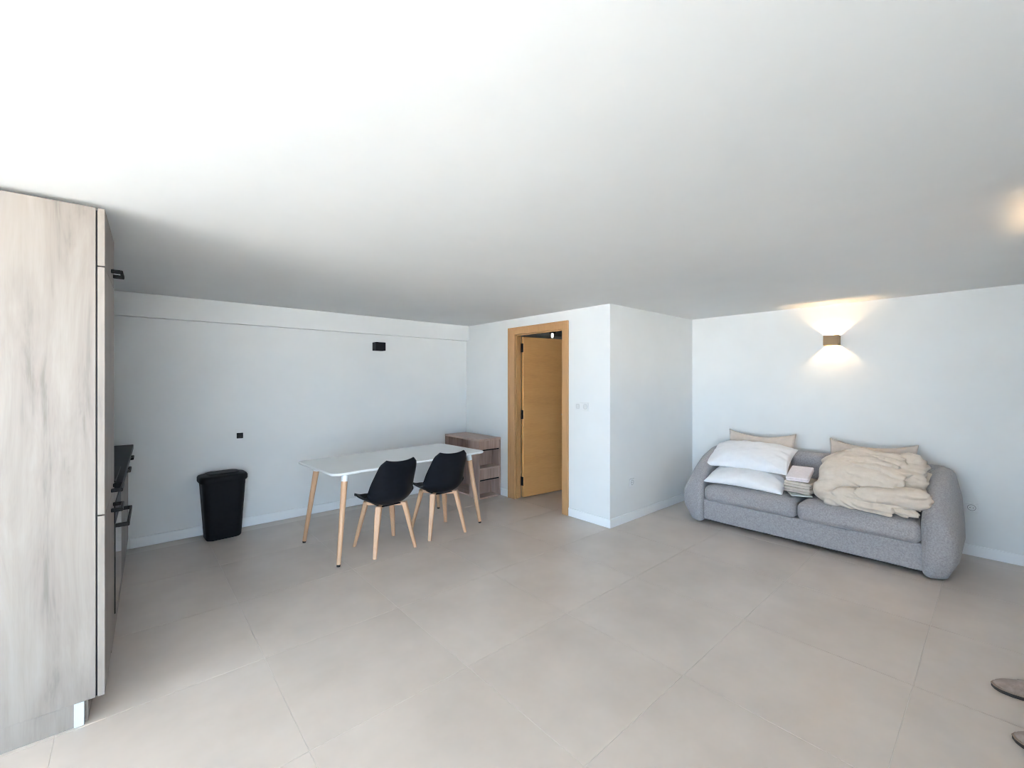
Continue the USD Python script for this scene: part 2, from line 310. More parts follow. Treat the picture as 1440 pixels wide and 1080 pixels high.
for nm, z0, z1, hz in (('upper_door', 1.980, 2.23, 2.03), ('middle_door', 0.894, 1.975, 0.925), ('lower_door', 0.105, 0.889, 0.825)):
    d = tc.part(nm, bx(FX - 0.024, FX, 2.600, 3.197, z0, z1, 0.0015), OAK_PALE, False)
    tc.part('handle', handle(FX, 2.96, 3.12, hz), METAL_BK, False, parent=d, label='black bar handle')
tc.part('gap_seal', bx(FX - 0.0295, FX - 0.0235, 2.604, 3.194, 0.11, 2.22), METAL_BK, False)
tc.part('plinth', cat(bx(XK + 0.035, -0.182, 2.612, 2.628, 0.0, 0.103), bx(-0.152, -0.140, 2.632, 3.20, 0.0, 0.103)), OAK_PALE, False)
tc.part('plinth_end', bx(-0.182, -0.150, 2.607, 2.632, 0.0, 0.103, 0.002), CAP, False, label='white end cap of the plinth')
GX = FX
ov = Thing('oven_cabinet', 'pale oak base unit housing the built in oven beside the tall cabinet', 'cabinet', (-0.36, 3.5, 0), RUN, pivot=PIV)
ov.part('carcass', cat(bx(XK + 0.034, GX - 0.022, 3.204, 3.222, 0.1, 0.88), bx(XK + 0.034, GX - 0.022, 3.778, 3.796, 0.1, 0.88), bx(XK + 0.034, GX - 0.022, 3.222, 3.778, 0.1, 0.118), bx(XK + 0.034, XK + 0.02, 3.222, 3.778, 0.118, 0.88)), OAK_PALE, False)
ov.part('top_rail', bx(GX - 0.02, GX, 3.204, 3.796, 0.80, 0.88, 0.0015), OAK_PALE, False)
ov.part('bottom_panel', bx(GX - 0.02, GX, 3.204, 3.796, 0.105, 0.20, 0.0015), OAK_PALE, False)
ov.part('plinth', bx(-0.11, -0.095, 3.2, 3.8, 0, 0.098), OAK_PALE, False)
on = Thing('oven', 'black built in oven with a wide bar handle under the worktop', 'oven', (-0.30, 3.5, 0.2), RUN, pivot=PIV)
on.part('body', bx(-0.60, GX - 0.022, 3.225, 3.775, 0.205, 0.795), METAL_BK, False)
on.part('control_panel', bx(GX - 0.021, GX + 0.004, 3.206, 3.794, 0.70, 0.796, 0.002), GLASS_BK, False)
od = on.part('door', bx(GX - 0.021, GX + 0.006, 3.206, 3.794, 0.205, 0.695, 0.002), OVEN_GL, False)
on.part('handle', handle(GX + 0.006, 3.29, 3.72, 0.665, out=0.055, h=0.022), METAL_BK, False, parent=od)
for k, (y0, y1, lab) in enumerate(((3.804, 4.42, 'pale oak drawer unit between the oven and the corner drawer unit'), (4.424, 5.03, 'pale oak drawer unit in the corner against the left wall'))):
    du = Thing('drawer_cabinet', lab, 'cabinet', (-0.36, (y0 + y1) / 2, 0), RUN, pivot=PIV)
    du.part('carcass', bx(XK + 0.034, GX - 0.022, y0, y1, 0.1, 0.88), OAK_PALE, False)
    du.part('plinth', bx(-0.11, -0.095, y0, y1, 0, 0.098), OAK_PALE, False)
    for z0, z1 in ((0.70, 0.878), (0.41, 0.696), (0.105, 0.406)):
        d = du.part('drawer', bx(GX - 0.02, GX, y0 + 0.002, y1 - 0.002, z0, z1, 0.0015), OAK_PALE, False)
        if z0 > 0.6:
            du.part('handle', handle(GX, (y0 + y1) / 2 - 0.07, (y0 + y1) / 2 + 0.09, 0.845), METAL_BK, False, parent=d, label='black bar handle')
wt = Thing('worktop', 'dark stone kitchen worktop running to the left wall', 'worktop', (-0.34, 4.1, 0.882), RUN, pivot=PIV)
wt.part('slab', bx(XK + 0.034, FX + 0.035, 3.204, 5.033, 0.882, 0.92, 0.003), WORKTOP, False)
hb = Thing('hob', 'flat black glass hob set on the dark worktop over the oven', 'hob', (-0.34, 3.5, 0.92), RUN, pivot=PIV)
hb.part('plate', bx(-0.60, -0.08, 3.24, 3.78, 0.9203, 0.926, 0.002), GLASS_BK, False)
for hx, hy, r in ((-0.47, 3.38, 0.09), (-0.47, 3.63, 0.07), (-0.22, 3.38, 0.07), (-0.22, 3.63, 0.09)):
    ring = trimesh.creation.annulus(r - 0.002, r, 0.0006); ring.apply_translation([hx, hy, 0.9264])
    hb.part('cooking_zone', ring, SOCK_G, False)

# ------------------------------------------------------------------ waste bin
def loft(sections):
    """Closed surface through rings of equal length, capped with fans."""
    n = len(sections[0]); V = np.vstack(sections); F = []
    for s in range(len(sections) - 1):
        i = np.arange(n); j = (i + 1) % n
        F += [np.c_[s * n + i, s * n + j, (s + 1) * n + j], np.c_[s * n + i, (s + 1) * n + j, (s + 1) * n + i]]
    c0, c1 = len(V), len(V) + 1; V = np.vstack([V, sections[0].mean(0), sections[-1].mean(0)])
    i = np.arange(n); j = (i + 1) % n; o = (len(sections) - 1) * n
    F += [np.c_[np.full(n, c0), j, i], np.c_[np.full(n, c1), o + i, o + j]]
    return V, np.vstack(F)
def rrect(w, d, r, z, n=8):
    P = []
    for k, (sx, sy) in enumerate(((1, 1), (-1, 1), (-1, -1), (1, -1))):
        for t in np.linspace(0, PI / 2, n):
            a = t + k * PI / 2
            P.append((sx * (w / 2 - r) + r * math.cos(a), sy * (d / 2 - r) + r * math.sin(a), z))
    return np.array(P)
bn = Thing('waste_bin', 'black plastic waste bin with lid against the left wall', 'bin', (0.655, 4.905, 0), math.radians(3.0), local=True)
bn.part('body', loft([rrect(0.27, 0.19, 0.05, 0.0), rrect(0.285, 0.205, 0.055, 0.012), rrect(0.355, 0.262, 0.07, 0.56), rrect(0.355, 0.262, 0.07, 0.565)]), BIN_BLACK, 40)
bn.part('lid', loft([rrect(0.375, 0.280, 0.085, 0.535), rrect(0.386, 0.290, 0.09, 0.545), rrect(0.386, 0.290, 0.09, 0.578), rrect(0.37, 0.272, 0.085, 0.592), rrect(0.345, 0.25, 0.08, 0.596), rrect(0.25, 0.17, 0.06, 0.607)]), BIN_BLACK, 40)
bn.part('flap', loft([rrect(0.26, 0.18, 0.06, 0.604), rrect(0.26, 0.18, 0.06, 0.611), rrect(0.24, 0.16, 0.05, 0.614)]), BIN_BLACK, 40)

# ------------------------------------------------------------------ dining table
tb = Thing('dining_table', 'white topped dining table on splayed round beech legs', 'table', (1.955, 3.905, 0), math.radians(4.0), local=True)
def rr_slab(w, d, r, z0, z1, e):
    return loft([rrect(w - 2 * e, d - 2 * e, r - e, z0), rrect(w, d, r, z0 + e), rrect(w, d, r, z1 - e), rrect(w - 2 * e, d - 2 * e, r - e, z1)])
tb.part('tabletop', rr_slab(1.60, 0.80, 0.07, 0.725, 0.745, 0.005), TABLE_W, 25)
tb.part('apron', cat(bx(-0.62, 0.62, -0.26, -0.24, 0.70, 0.7245, 0.002), bx(-0.62, 0.62, 0.24, 0.26, 0.70, 0.7245, 0.002)), TABLE_W, False)
for sx, sy in ((-1, -1), (1, -1), (1, 1), (-1, 1)):
    foot, top = np.array([sx * 0.745, sy * 0.365, 0.0]), np.array([sx * 0.655, sy * 0.285, 0.7245])
    q = lambda t: foot + (top - foot) * t
    l = tb.part('leg', rod(q(0.022), q(0.905), 0.0165, 0.0255), BEECH, 40)
    tb.part('ferrule', rod(q(0.902), q(1.0), 0.0275, 0.0285), TABLE_W, 40, parent=l, label='white metal leg sleeve')
    tb.part('foot_pad', rod(q(0.0), q(0.022), 0.014, 0.0155), METAL_BK, 40, parent=l, label='black foot pad')

# ------------------------------------------------------------------ shell chairs
def chair_shell():
    # centre line in (y, z), y forward; the seat front first, the top of the back last
    key = np.array([(0.235, 0.425), (0.215, 0.438), (0.15, 0.432), (0.05, 0.416), (-0.07, 0.412), (-0.15, 0.425), (-0.197, 0.468), (-0.220, 0.55), (-0.238, 0.63), (-0.258, 0.71), (-0.276, 0.782), (-0.285, 0.806)])
    wid = np.array([0.17, 0.195, 0.212, 0.222, 0.228, 0.230, 0.226, 0.216, 0.205, 0.193, 0.174, 0.120])
    curl = np.array([0.02, 0.03, 0.045, 0.055, 0.070, 0.095, 0.115, 0.100, 0.075, 0.050, 0.026, 0.012])
    from scipy.interpolate import CubicSpline
    s = np.r_[0, np.cumsum(np.linalg.norm(np.diff(key, axis=0), axis=1))]; t = np.linspace(0, s[-1], 44)
    c = CubicSpline(s, key)(t); w = np.interp(t, s, wid); k = np.interp(t, s, curl)
    w = np.convolve(np.pad(w, 1, 'edge'), np.ones(3) / 3, 'valid'); k = np.convolve(np.pad(k, 2, 'edge'), np.ones(5) / 5, 'valid')
    d = np.gradient(c, axis=0); d /= np.linalg.norm(d, axis=1)[:, None]
    nrm = np.c_[d[:, 1], -d[:, 0]]                       # towards the sitter (up from the seat, forward from the back)
    u = np.linspace(-1, 1, 25)
    X = w[:, None] * u[None] * (1 - 0.06 * u[None] ** 2)
    lift = k[:, None] * np.abs(u[None]) ** 2.3
    dip = np.zeros_like(lift); e = smoothstep(0.86, 1.0, t / s[-1])[:, None]
    dip = 0.018 * e * (0.35 - np.cos(u[None] * PI) * 0.65) * -1      # the top edge dips between its corners
    Y = c[:, 0][:, None] + nrm[:, 0][:, None] * lift
    Z = c[:, 1][:, None] + nrm[:, 1][:, None] * lift - dip * -1 * 0 + 0.010 * e * (np.abs(u[None]) ** 2 - 0.3)
    top = np.stack([X, Y, Z], -1)
    n = np.cross(np.gradient(top, axis=0), np.gradient(top, axis=1)); n /= np.linalg.norm(n, axis=2, keepdims=True)
    if n[10, 12, 2] < 0: n = -n
    bot = top - n * 0.011
    nu, nv = X.shape; V = np.vstack([top.reshape(-1, 3), bot.reshape(-1, 3)]); N = nu * nv
    F = [grid_faces(nu, nv), grid_faces(nu, nv, True) + N]
    def strip(ix):
        ix = np.array(ix); return np.c_[ix[:-1], ix[:-1] + N, ix[1:] + N, ix[1:]]
    rim = [strip([i * nv for i in range(nu)]), strip([i * nv + nv - 1 for i in range(nu)])[:, ::-1], strip(list(range(nv)))[:, ::-1], strip([(nu - 1) * nv + j for j in range(nv)])]
    m = trimesh.Trimesh(*tri((V, np.vstack(F + rim))), process=False); trimesh.repair.fix_normals(m)
    return m, top, n
def chair_pad(top, n):
    i0, i1, j0, j1 = 3, 20, 3, 22
    P, Nn = top[i0:i1, j0:j1], n[i0:i1, j0:j1]; nu, nv = P.shape[:2]
    a, b = np.linspace(-1, 1, nu)[:, None], np.linspace(-1, 1, nv)[None]
    th = 0.032 * ((1 - a ** 4) * (1 - b ** 4)) ** 0.45
    up = P + Nn * (0.0005 + th[..., None]); lo = P + Nn * 0.0005
    V = np.vstack([up.reshape(-1, 3), lo.reshape(-1, 3)]); N = nu * nv
    m = trimesh.Trimesh(*tri((V, np.vstack([grid_faces(nu, nv), grid_faces(nu, nv, True) + N]))), process=False); trimesh.repair.fix_normals(m)
    return m
def make_chair(label, loc, rz):
    t = Thing('dining_chair', label, 'chair', loc, rz, group='black shell chairs at the dining table', local=True)
    sh, top, n = chair_shell()
    t.part('shell', sh, BLACK_PL, True)
    t.part('seat_pad', chair_pad(top, n), BLACK_PAD, True)
    for sx, sy in ((-1, -1), (1, -1), (1, 1), (-1, 1)):
        t.part('leg', bar((sx * 0.122, sy * 0.116 - 0.01, 0.404), (sx * 0.192, sy * 0.195, 0.0), (0.040, 0.052), (0.022, 0.028), up=(sx, -sy, 0)), BEECH, False)
    for s in (-1, 1):
        t.part('cross_rail', bar((-0.122, -s * 0.115 - 0.01, 0.392 + 0.001 * s), (0.122, s * 0.115 - 0.01, 0.392 + 0.001 * s), (0.034, 0.032), (0.034, 0.032)), BEECH, False)
    t.part('seat_plate', bx(-0.10, 0.10, -0.12, 0.09, 0.392, 0.403, 0.004), METAL_BK, False)
    return t
ch = make_chair('black shell chair with beech legs, the one further left and nearer the camera', (1.695, 3.635, 0), math.radians(2.5))
def copy_of(src, name, label, loc, rz, cat_, group):
    p = numbered('/World/' + name); x = UsdGeom.Xform.Define(stage, p)
    x.GetPrim().GetReferences().AddInternalReference(src.path)
    x.ClearXformOpOrder()
    x.AddTranslateOp().Set(Gf.Vec3d(*loc)); x.AddRotateZOp().Set(math.degrees(rz))
    x.GetPrim().SetInstanceable(True)
    setd(x.GetPrim(), label, cat_, group)
copy_of(ch, 'dining_chair', 'black shell chair with beech legs, the one nearer the brown dresser', (2.268, 3.672, 0), math.radians(-3.5), 'chair', 'black shell chairs at the dining table')

# ------------------------------------------------------------------ brown dresser in the corner
X0, X1, Y0, Y1, ZT = 3.232, 3.583, 4.285, 5.052, 0.747
ds = Thing('dresser', 'brown wood grain dresser with open compartments in the corner behind the table', 'dresser', ((X0 + X1) / 2, (Y0 + Y1) / 2, 0))
p_ = 0.018
ds.part('top', bx(X0 - 0.003, X1, Y0 - 0.006, Y1, ZT - 0.026, ZT, 0.002), WALNUT_TOP, False)
ds.part('side_panel', bx(X1 - p_, X1, Y0, Y1, 0, ZT - 0.026, 0.001), WALNUT, False)
ds.part('side_panel', bx(X0, X0 + p_, Y0, Y0 + 0.21, 0, ZT - 0.026, 0.001), WALNUT, False)
ds.part('side_panel', bx(X0, X0 + p_, Y1 - p_, Y1, 0, ZT - 0.026, 0.001), WALNUT, False)
ds.part('divider', bx(X0 + p_, X1 - p_, Y0 + 0.21, Y0 + 0.228, 0.018, ZT - 0.026), WALNUT, False)
ds.part('back_panel', bx(X0 + p_, X1 - p_, Y1 - 0.012, Y1, 0.018, ZT - 0.026), WALNUT, False)
ds.part('bottom', bx(X0 + p_, X1 - p_, Y0 + 0.001, Y1 - 0.012, 0.0, 0.018), WALNUT_TOP, False)
ds.part('shelf', bx(X0 + p_, X1 - p_, Y0 + 0.001, Y0 + 0.21, 0.366, 0.384, 0.001), WALNUT_TOP, False, label='lighter edged middle shelf')
ds.part('drawer_front', bx(X0 + p_ + 0.002, X1 - p_ - 0.002, Y0 + 0.008, Y0 + 0.026, 0.612, ZT - 0.028, 0.001), WALNUT, False)
ds.part('drawer_front', bx(X0 + p_ + 0.002, X1 - p_ - 0.002, Y0 + 0.008, Y0 + 0.026, 0.238, 0.364, 0.001), WALNUT, False)
for z0, z1 in ((0.018, 0.222), (0.384, 0.596)):
    ds.part('inner_back', bx(X0 + p_, X1 - p_, Y0 + 0.16, Y0 + 0.17, z0, z1), WALNUT, False)
    ds.part('shadow_gap', bx(X0 + p_, X1 - p_, Y0 + 0.014, Y0 + 0.16, z1, z1 + 0.014), METAL_BK, False, label='black finger gap under the drawer front')

# ------------------------------------------------------------------ sofa
sf = Thing('sofa', 'grey fabric two seat sofa with rounded arms against the right wall', 'sofa', (4.88, 1.22, 0))
def arm(s):
    yi, yo = (2.055, 2.275) if s > 0 else (0.400, 0.205)
    yb = 2.20 if s > 0 else 0.255
    P = []
    r = 0.075
    for x, z in ((4.50, 0.40), (4.60, 0.50), (4.78, 0.605), (4.98, 0.665), (5.12, 0.675), (5.20, 0.62)):
        P += [((x, yi + s * r, z), r), ((x, yo - s * (r + 0.055), z - 0.01), r)]
    for x in (4.50, 5.20):
        P += [((x, yo - s * r, 0.30), r), ((x, yb - s * 0.045, 0.055), 0.045), ((x - 0.03 if x < 5 else x + 0.02, yi + s * 0.045, 0.055), 0.045)]
    P += [((5.12, yo - s * (r + 0.012), 0.52), r), ((4.70, yo - s * (r + 0.006), 0.44), r), ((4.90, yo - s * (r + 0.006), 0.53), r), ((4.52, yo - s * (r - 0.004), 0.18), r), ((5.18, yo - s * (r - 0.004), 0.18), r), ((4.50, yi + s * r, 0.15), r)]
    return hull(P, 32)
for s in (1, -1):
    sf.part('arm', arm(s), FABRIC, 40)
sf.part('backrest', hull([((x, y, z), r) for y in (0.36, 2.10) for x, z, r in ((5.10, 0.30, 0.06), (5.155, 0.675, 0.085), (5.22, 0.66, 0.085), (5.24, 0.12, 0.06))], 32), FABRIC, 40)
sf.part('frame', rbox(4.475, 5.10, 0.385, 2.07, 0.038, 0.245, 0.018), FABRIC, 40)
sf.part('underside', bx(4.55, 5.20, 0.42, 2.03, 0.015, 0.05), METAL_BK, False, label='dark underside')

def puff(x0, x1, y0, y1, z0, z1, r, crown, n=26):
    """A stuffed cushion: a rounded box with a crowned top and a bulging front."""
    m = tri(rbox(x0, x1, y0, y1, z0, z1, r, 32)); m = Manifold(manifold3d.Mesh(m[0].astype(np.float32), m[1].astype(np.uint32))).refine_to_length(0.03)
    v, f = tri(m)
    cx, cy = (x0 + x1) / 2, (y0 + y1) / 2
    a, b, c = (v[:, 0] - cx) / (x1 - x0) * 2, (v[:, 1] - cy) / (y1 - y0) * 2, (v[:, 2] - z0) / (z1 - z0)
    v = v.copy(); k = np.clip(1 - a ** 4, 0, 1) * np.clip(1 - b ** 4, 0, 1)
    v[:, 2] += crown * k * smoothstep(0.4, 1, c)
    fr = np.clip(1 - b ** 6, 0, 1) * np.sin(np.clip(c, 0, 1) * PI)
    v[:, 0] -= 0.018 * fr * (a < 0) * -np.minimum(a, 0)
    return v, f
sf.part('seat_cushion', puff(4.445, 5.06, 1.224, 2.052, 0.235, 0.395, 0.055, 0.022), FABRIC, 50)
sf.part('seat_cushion', puff(4.445, 5.06, 0.403, 1.218, 0.235, 0.395, 0.055, 0.022), FABRIC, 50)
for x, y in ((4.66, 2.0), (4.66, 0.45), (5.17, 2.0), (5.17, 0.45)):
    sf.part('foot', rod((x, y, 0), (x, y, 0.04), 0.022, 0.026), METAL_BK, 40)

# ------------------------------------------------------------------ bedding on the sofa
def pillow(W, Hh, T_, center, udir, vdir, seed, sag=0.0, pinch=0.10, droop=0.0, wr=0.006, n=57):
    """A stuffed pillow: two bulged sheets meeting in a seam, edges drawn in between the pointed corners."""
    u = np.linspace(-1, 1, n); U, V_ = np.meshgrid(u, u, indexing='ij')
    # corners stay, edges are pulled in
    X = W / 2 * U * (1 - pinch * (1 - V_ ** 2) * np.abs(U) ** 3 * 0.6); Y = Hh / 2 * V_ * (1 - pinch * (1 - U ** 2) * np.abs(V_) ** 3)
    Y = Y - sag * (1 - U ** 2) * smoothstep(0.2, 1, V_)
    prof = np.clip((1 - U ** 2) * (1 - V_ ** 2), 0, 1) ** 0.42
    edge = np.maximum(np.abs(U), np.abs(V_))
    p3 = np.stack([X * 9, Y * 9, np.zeros_like(X)], -1)
    cr = np.abs(meshkit.fbm(p3 + seed, 3, seed) - 0.5) * 2
    ang = np.arctan2(V_, U); rad = np.sin(ang * 14 + 3 * meshkit.noise(p3 * 0.4 + 5, seed)) * smoothstep(0.55, 0.95, edge) * (1 - smoothstep(0.95, 1, edge))
    A = T_ / 2 * prof + (wr * (0.6 - cr) + wr * 0.7 * rad) * prof ** 0.5
    B = T_ / 2 * prof + (wr * 0.5 * (0.6 - cr)) * prof ** 0.5
    bend = -droop * (U ** 2) - droop * 0.5 * (V_ ** 2) + 0.012 * (meshkit.noise(p3 * 0.35 + 9, seed) - 0.5)
    top = np.stack([X, Y, bend + A], -1); bot = np.stack([X, Y, bend - B], -1)
    N = n * n
    V = np.vstack([top.reshape(-1, 3), bot.reshape(-1, 3)])
    m = trimesh.Trimesh(*tri((V, np.vstack([grid_faces(n, n), grid_faces(n, n, True) + N]))), process=False)
    m.merge_vertices(digits_vertex=6)
    ud = np.array(udir, float); ud /= np.linalg.norm(ud); vd = np.array(vdir, float); vd -= ud * (vd @ ud); vd /= np.linalg.norm(vd); nd = np.cross(ud, vd)
    v = m.vertices @ np.array([ud, vd, nd]) + np.array(center)
    return v, m.faces
# u runs to the viewer's right (-Y), v upwards/backwards, so that u x v points to the room
single('pillow', pillow(0.66, 0.54, 0.13, (5.085, 1.735, 0.665), (0, -1, 0), (0.22, 0.0, 1), 3, sag=0.035, pinch=0.10), TAUPE, 'taupe pillow standing against the sofa back behind the white pillows', 'pillow', True)
single('pillow', pillow(0.64, 0.54, 0.13, (5.085, 0.80, 0.655), (0, -1, 0.0), (0.22, 0.0, 1), 11, sag=0.035, pinch=0.10), TAUPE, 'taupe pillow standing against the sofa back behind the beige duvet', 'pillow', True)
single('pillow', pillow(0.72, 0.50, 0.16, (4.735, 1.715, 0.512), (0.05, -1, -0.01), (1, 0.05, 0.16), 21, droop=0.03, pinch=0.08, wr=0.011), COTTON, 'white pillow lying flat on the seat, lower of the two white pillows', 'pillow', True)
single('pillow', pillow(0.78, 0.46, 0.18, (4.845, 1.745, 0.712), (0.05, -1, 0.01), (0.90, 0.05, 0.42), 33, droop=0.03, pinch=0.10, wr=0.013), COTTON, 'plump white pillow on top, leaning back on the taupe pillow', 'pillow', True)

def folded(x0, x1, y0, y1, z0, layers, t, seed, rz=0.0):
    """A folded cloth: rounded layers, each a little off the one below, joined at the fold."""
    r_ = random.Random(seed); parts = []
    for k in range(layers):
        dx, dy = r_.uniform(-0.012, 0.012), r_.uniform(-0.008, 0.008)
        m = rbox(x0 + dx, x1 + dx, y0 + dy, y1 + dy, z0 + k * t, z0 + (k + 1) * t + 0.0015, t * 0.49, 12).refine_to_length(0.03)
        v, f = tri(m); v = v.copy(); v[:, 2] += 0.004 * (meshkit.noise(v * 11, seed + k) - 0.5); parts.append((v, f))
    v, f = cat(*parts)
    if rz:
        c = v.mean(0); co, si = math.cos(rz), math.sin(rz); d = v[:, :2] - c[:2]
        v[:, :2] = c[:2] + np.c_[d[:, 0] * co - d[:, 1] * si, d[:, 0] * si + d[:, 1] * co]
    return v, f
SZ = 0.418
def tilted(m, deg, zc):
    v, f = m; v = np.array(v); c, si = math.cos(math.radians(deg)), math.sin(math.radians(deg)); x0 = v[:, 0].min()
    d = v[:, 0] - x0; h = v[:, 2] - zc
    v[:, 0] = x0 + d * c - h * si; v[:, 2] = zc + d * si + h * c
    return v, f
single('folded_sheet', folded(4.58, 4.84, 1.175, 1.345, SZ, 1, 0.012, 1, 0.45), SHEET_GR, 'pale green folded cloth at the bottom of the towel stack', 'sheet', 40)
single('folded_sheet', folded(4.63, 4.93, 1.135, 1.36, SZ + 0.014, 4, 0.026, 2, -0.12), SHEET_BG, 'greige folded sheet under the pale pink towel', 'sheet', 40)
single('folded_towel', tilted(folded(4.60, 4.86, 1.165, 1.345, SZ + 0.128, 2, 0.019, 3, 0.06), 16, SZ + 0.126), TOWEL_PK, 'pale pink folded towel on top of the stack between pillows and duvet', 'towel', 40)

def smin(a, b, k):
    h = np.clip(0.5 + 0.5 * (b - a) / k, 0, 1); return b * (1 - h) + a * h - k * h * (1 - h)
def capsule(p, a, b, r0, r1):
    a, b = np.array(a), np.array(b); d = b - a; t = np.clip(((p - a) @ d) / (d @ d), 0, 1)
    return np.linalg.norm(p - a - t[:, None] * d, axis=1) - (r0 + (r1 - r0) * t)
def ellipsoid(p, c, r):
    q = (p - np.array(c)) / np.array(r); k = np.linalg.norm(q, axis=1); return (k - 1) * min(r)
def duvet():
    ctr = np.array([4.78, 0.74, 0.56])
    ico = trimesh.creation.icosphere(6); dirs = ico.vertices
    def sdf(p):
        wob = (meshkit.noise(p * 7, 4) - 0.5)[:, None] * 0.05
        q = p + wob * np.array([0.5, 1, 0.6])
        top = ellipsoid(q, (4.91, 0.78, 0.70), (0.26, 0.35, 0.165))                # the big folded-over top layer
        top = smin(top, capsule(q, (4.70, 1.00, 0.615), (4.68, 0.62, 0.64), 0.095, 0.085), 0.10)
        body = ellipsoid(q, (4.90, 0.75, 0.53), (0.24, 0.36, 0.13))
        left = smin(capsule(q, (4.66, 1.045, 0.50), (4.72, 1.02, 0.62), 0.085, 0.085), capsule(q, (4.58, 1.00, 0.475), (4.66, 1.05, 0.50), 0.06, 0.08), 0.05)
        top = smin(top, left, 0.04)
        roll = capsule(q, (4.57, 0.93, 0.505), (4.545, 0.44, 0.565), 0.062, 0.088)   # roll along the front, rising to the right
        low = capsule(q, (4.545, 1.00, 0.455), (4.505, 0.62, 0.452), 0.050, 0.046)   # lower fold on the seat
        tail = capsule(q, (4.56, 0.60, 0.452), (4.50, 0.44, 0.446), 0.036, 0.026)
        bunch = capsule(q, (4.95, 0.50, 0.78), (4.74, 0.47, 0.60), 0.085, 0.085)     # bunched end on the right
        bunch2 = capsule(q, (4.97, 0.455, 0.66), (4.72, 0.45, 0.55), 0.085, 0.08)
        swirl = np.linalg.norm(np.c_[np.linalg.norm((q - np.array([4.625, 0.575, 0.655]))[:, 1:], axis=1) - 0.042, q[:, 0] - 4.625], axis=1) - 0.026
        d = smin(top, body, 0.02)
        for s, k in ((bunch, 0.010), (bunch2, 0.008), (swirl, 0.010), (roll, 0.006), (low, 0.006), (tail, 0.008)): d = smin(d, s, k)
        # wrinkles: ridges drawn along the cloth, tighter towards the bunched end
        warp = (meshkit.noise(q * 4 + 2, 6) - 0.5)[:, None] * np.array([0.0, 0.10, 0.16])
        w1 = np.abs(meshkit.noise((q + warp) * np.array([7, 5, 24]) + 3, 8) - 0.5) * 2
        w2 = np.abs(meshkit.noise((q + warp * 1.3) * np.array([20, 13, 42]) + 1, 5) - 0.5) * 2
        right = smoothstep(0.95, 0.50, p[:, 1])
        return d + 0.020 * (0.5 - np.minimum(w1 * 1.6, 1)) * (0.5 + 0.5 * right) + 0.009 * (0.5 - np.minimum(w2 * 1.5, 1)) * (0.4 + right)
    t = np.full(len(dirs), 0.60)
    for _ in range(110):
        d = sdf(ctr + dirs * t[:, None]); t = np.maximum(t - np.maximum(d, 0) * 0.4, 0.06)
    v = ctr + dirs * t[:, None]
    m = trimesh.Trimesh(v, ico.faces, process=False); trimesh.smoothing.filter_taubin(m, iterations=6)
    v = np.array(m.vertices); v[:, 2] = np.maximum(v[:, 2], 0.405); v[:, 0] = np.minimum(v[:, 0], 5.10)
    return v, m.faces
single('duvet', duvet(), LINEN, 'crumpled beige duvet heaped on the right half of the sofa', 'duvet', True)

# ------------------------------------------------------------------ wall lights
def wall_light(label, loc, rz, mat, lit):
    """Local frame: the wall is the plane x = 0, the lamp stands out along -x; z = 0 at its base."""
    t = Thing('wall_light', label, 'lamp', loc, rz, local=True)
    w, h, d, k = 0.062, 0.100, 0.10, 0.004
    t.part('housing', cat(bx(-d, -d + k, -w, w, 0, h, 0.001), bx(-d + k, -0.004, -w, -w + k, 0, h, 0.001), bx(-d + k, -0.004, w - k, w, 0, h, 0.001)), mat, False)
    t.part('back_plate', bx(-0.004, 0, -w, w, 0, h, 0.001), mat, False)
    t.part('led', trimesh.creation.icosphere(2, 0.008).apply_translation([-0.062, 0, h / 2]), LED_ON if lit else SOCK_W, True, label='small light source in the middle of the housing')
    return t
wall_light('square black wall light on the left wall above the dining table', (2.267, YA, 1.842), PI / 2, LAMP_BK, False)
wall_light('lit square bronze wall light throwing warm beams above the sofa', (XS, 1.135, 1.832), 0.0, LAMP_BR, True)
wall_light('lit wall light on the side wall whose glow shows at the right edge', (3.10, YN, 1.832), -PI / 2, LAMP_BR, True)

# ------------------------------------------------------------------ sockets and switch (local: wall plane x = 0, facing -x)
def disc(y, z, r, x0, x1, n=24): return rod((x0, y, z), (x1, y, z), r, r, n)
def socket(name, label, loc, rz, gangs=1, s=0.080, pitch=0.071, plate=SOCK_W, round_=True):
    t = Thing(name, label, 'socket' if round_ else 'switch', loc, rz, local=True)
    w = s + (gangs - 1) * pitch
    t.part('plate', bx(-0.010, 0, -w / 2, w / 2, -s / 2, s / 2, 0.003), plate, False)
    for g in range(gangs):
        y = (g - (gangs - 1) / 2) * pitch
        if round_:
            ring = trimesh.creation.annulus(0.0225, 0.0255, 0.0012); ring.apply_transform(trimesh.transformations.rotation_matrix(PI / 2, [0, 1, 0])); ring.apply_translation([-0.0105, y, 0])
            t.part('rim', ring, SOCK_G, False)
            i = t.part('insert', disc(y, 0, 0.022, -0.0102, -0.0112), SOCK_W, 30)
            for dy in (-0.0095, 0.0095): t.part('hole', disc(y + dy, 0, 0.003, -0.0112, -0.0118, 10), LINING, False, parent=i)
        else:
            t.part('rocker', bx(-0.0135, -0.010, y - 0.016, y + 0.016, -0.016, 0.016, 0.002), plate, False)
socket('wall_socket', 'white double socket on the white wall right of the oak doorway', (XD, 2.957, 1.203), 0.0, 2, 0.084, 0.100)
socket('wall_socket', 'white single socket low on the grey return wall', (3.98, YP, 0.402), PI / 2)
socket('wall_socket', 'white single socket beside the right arm of the sofa', (XS, 0.172, 0.405), 0.0)
socket('light_switch', 'small square black switch on the left wall above the bin', (0.822, YA, 0.926), PI / 2, 1, 0.055, plate=METAL_BK, round_=False)

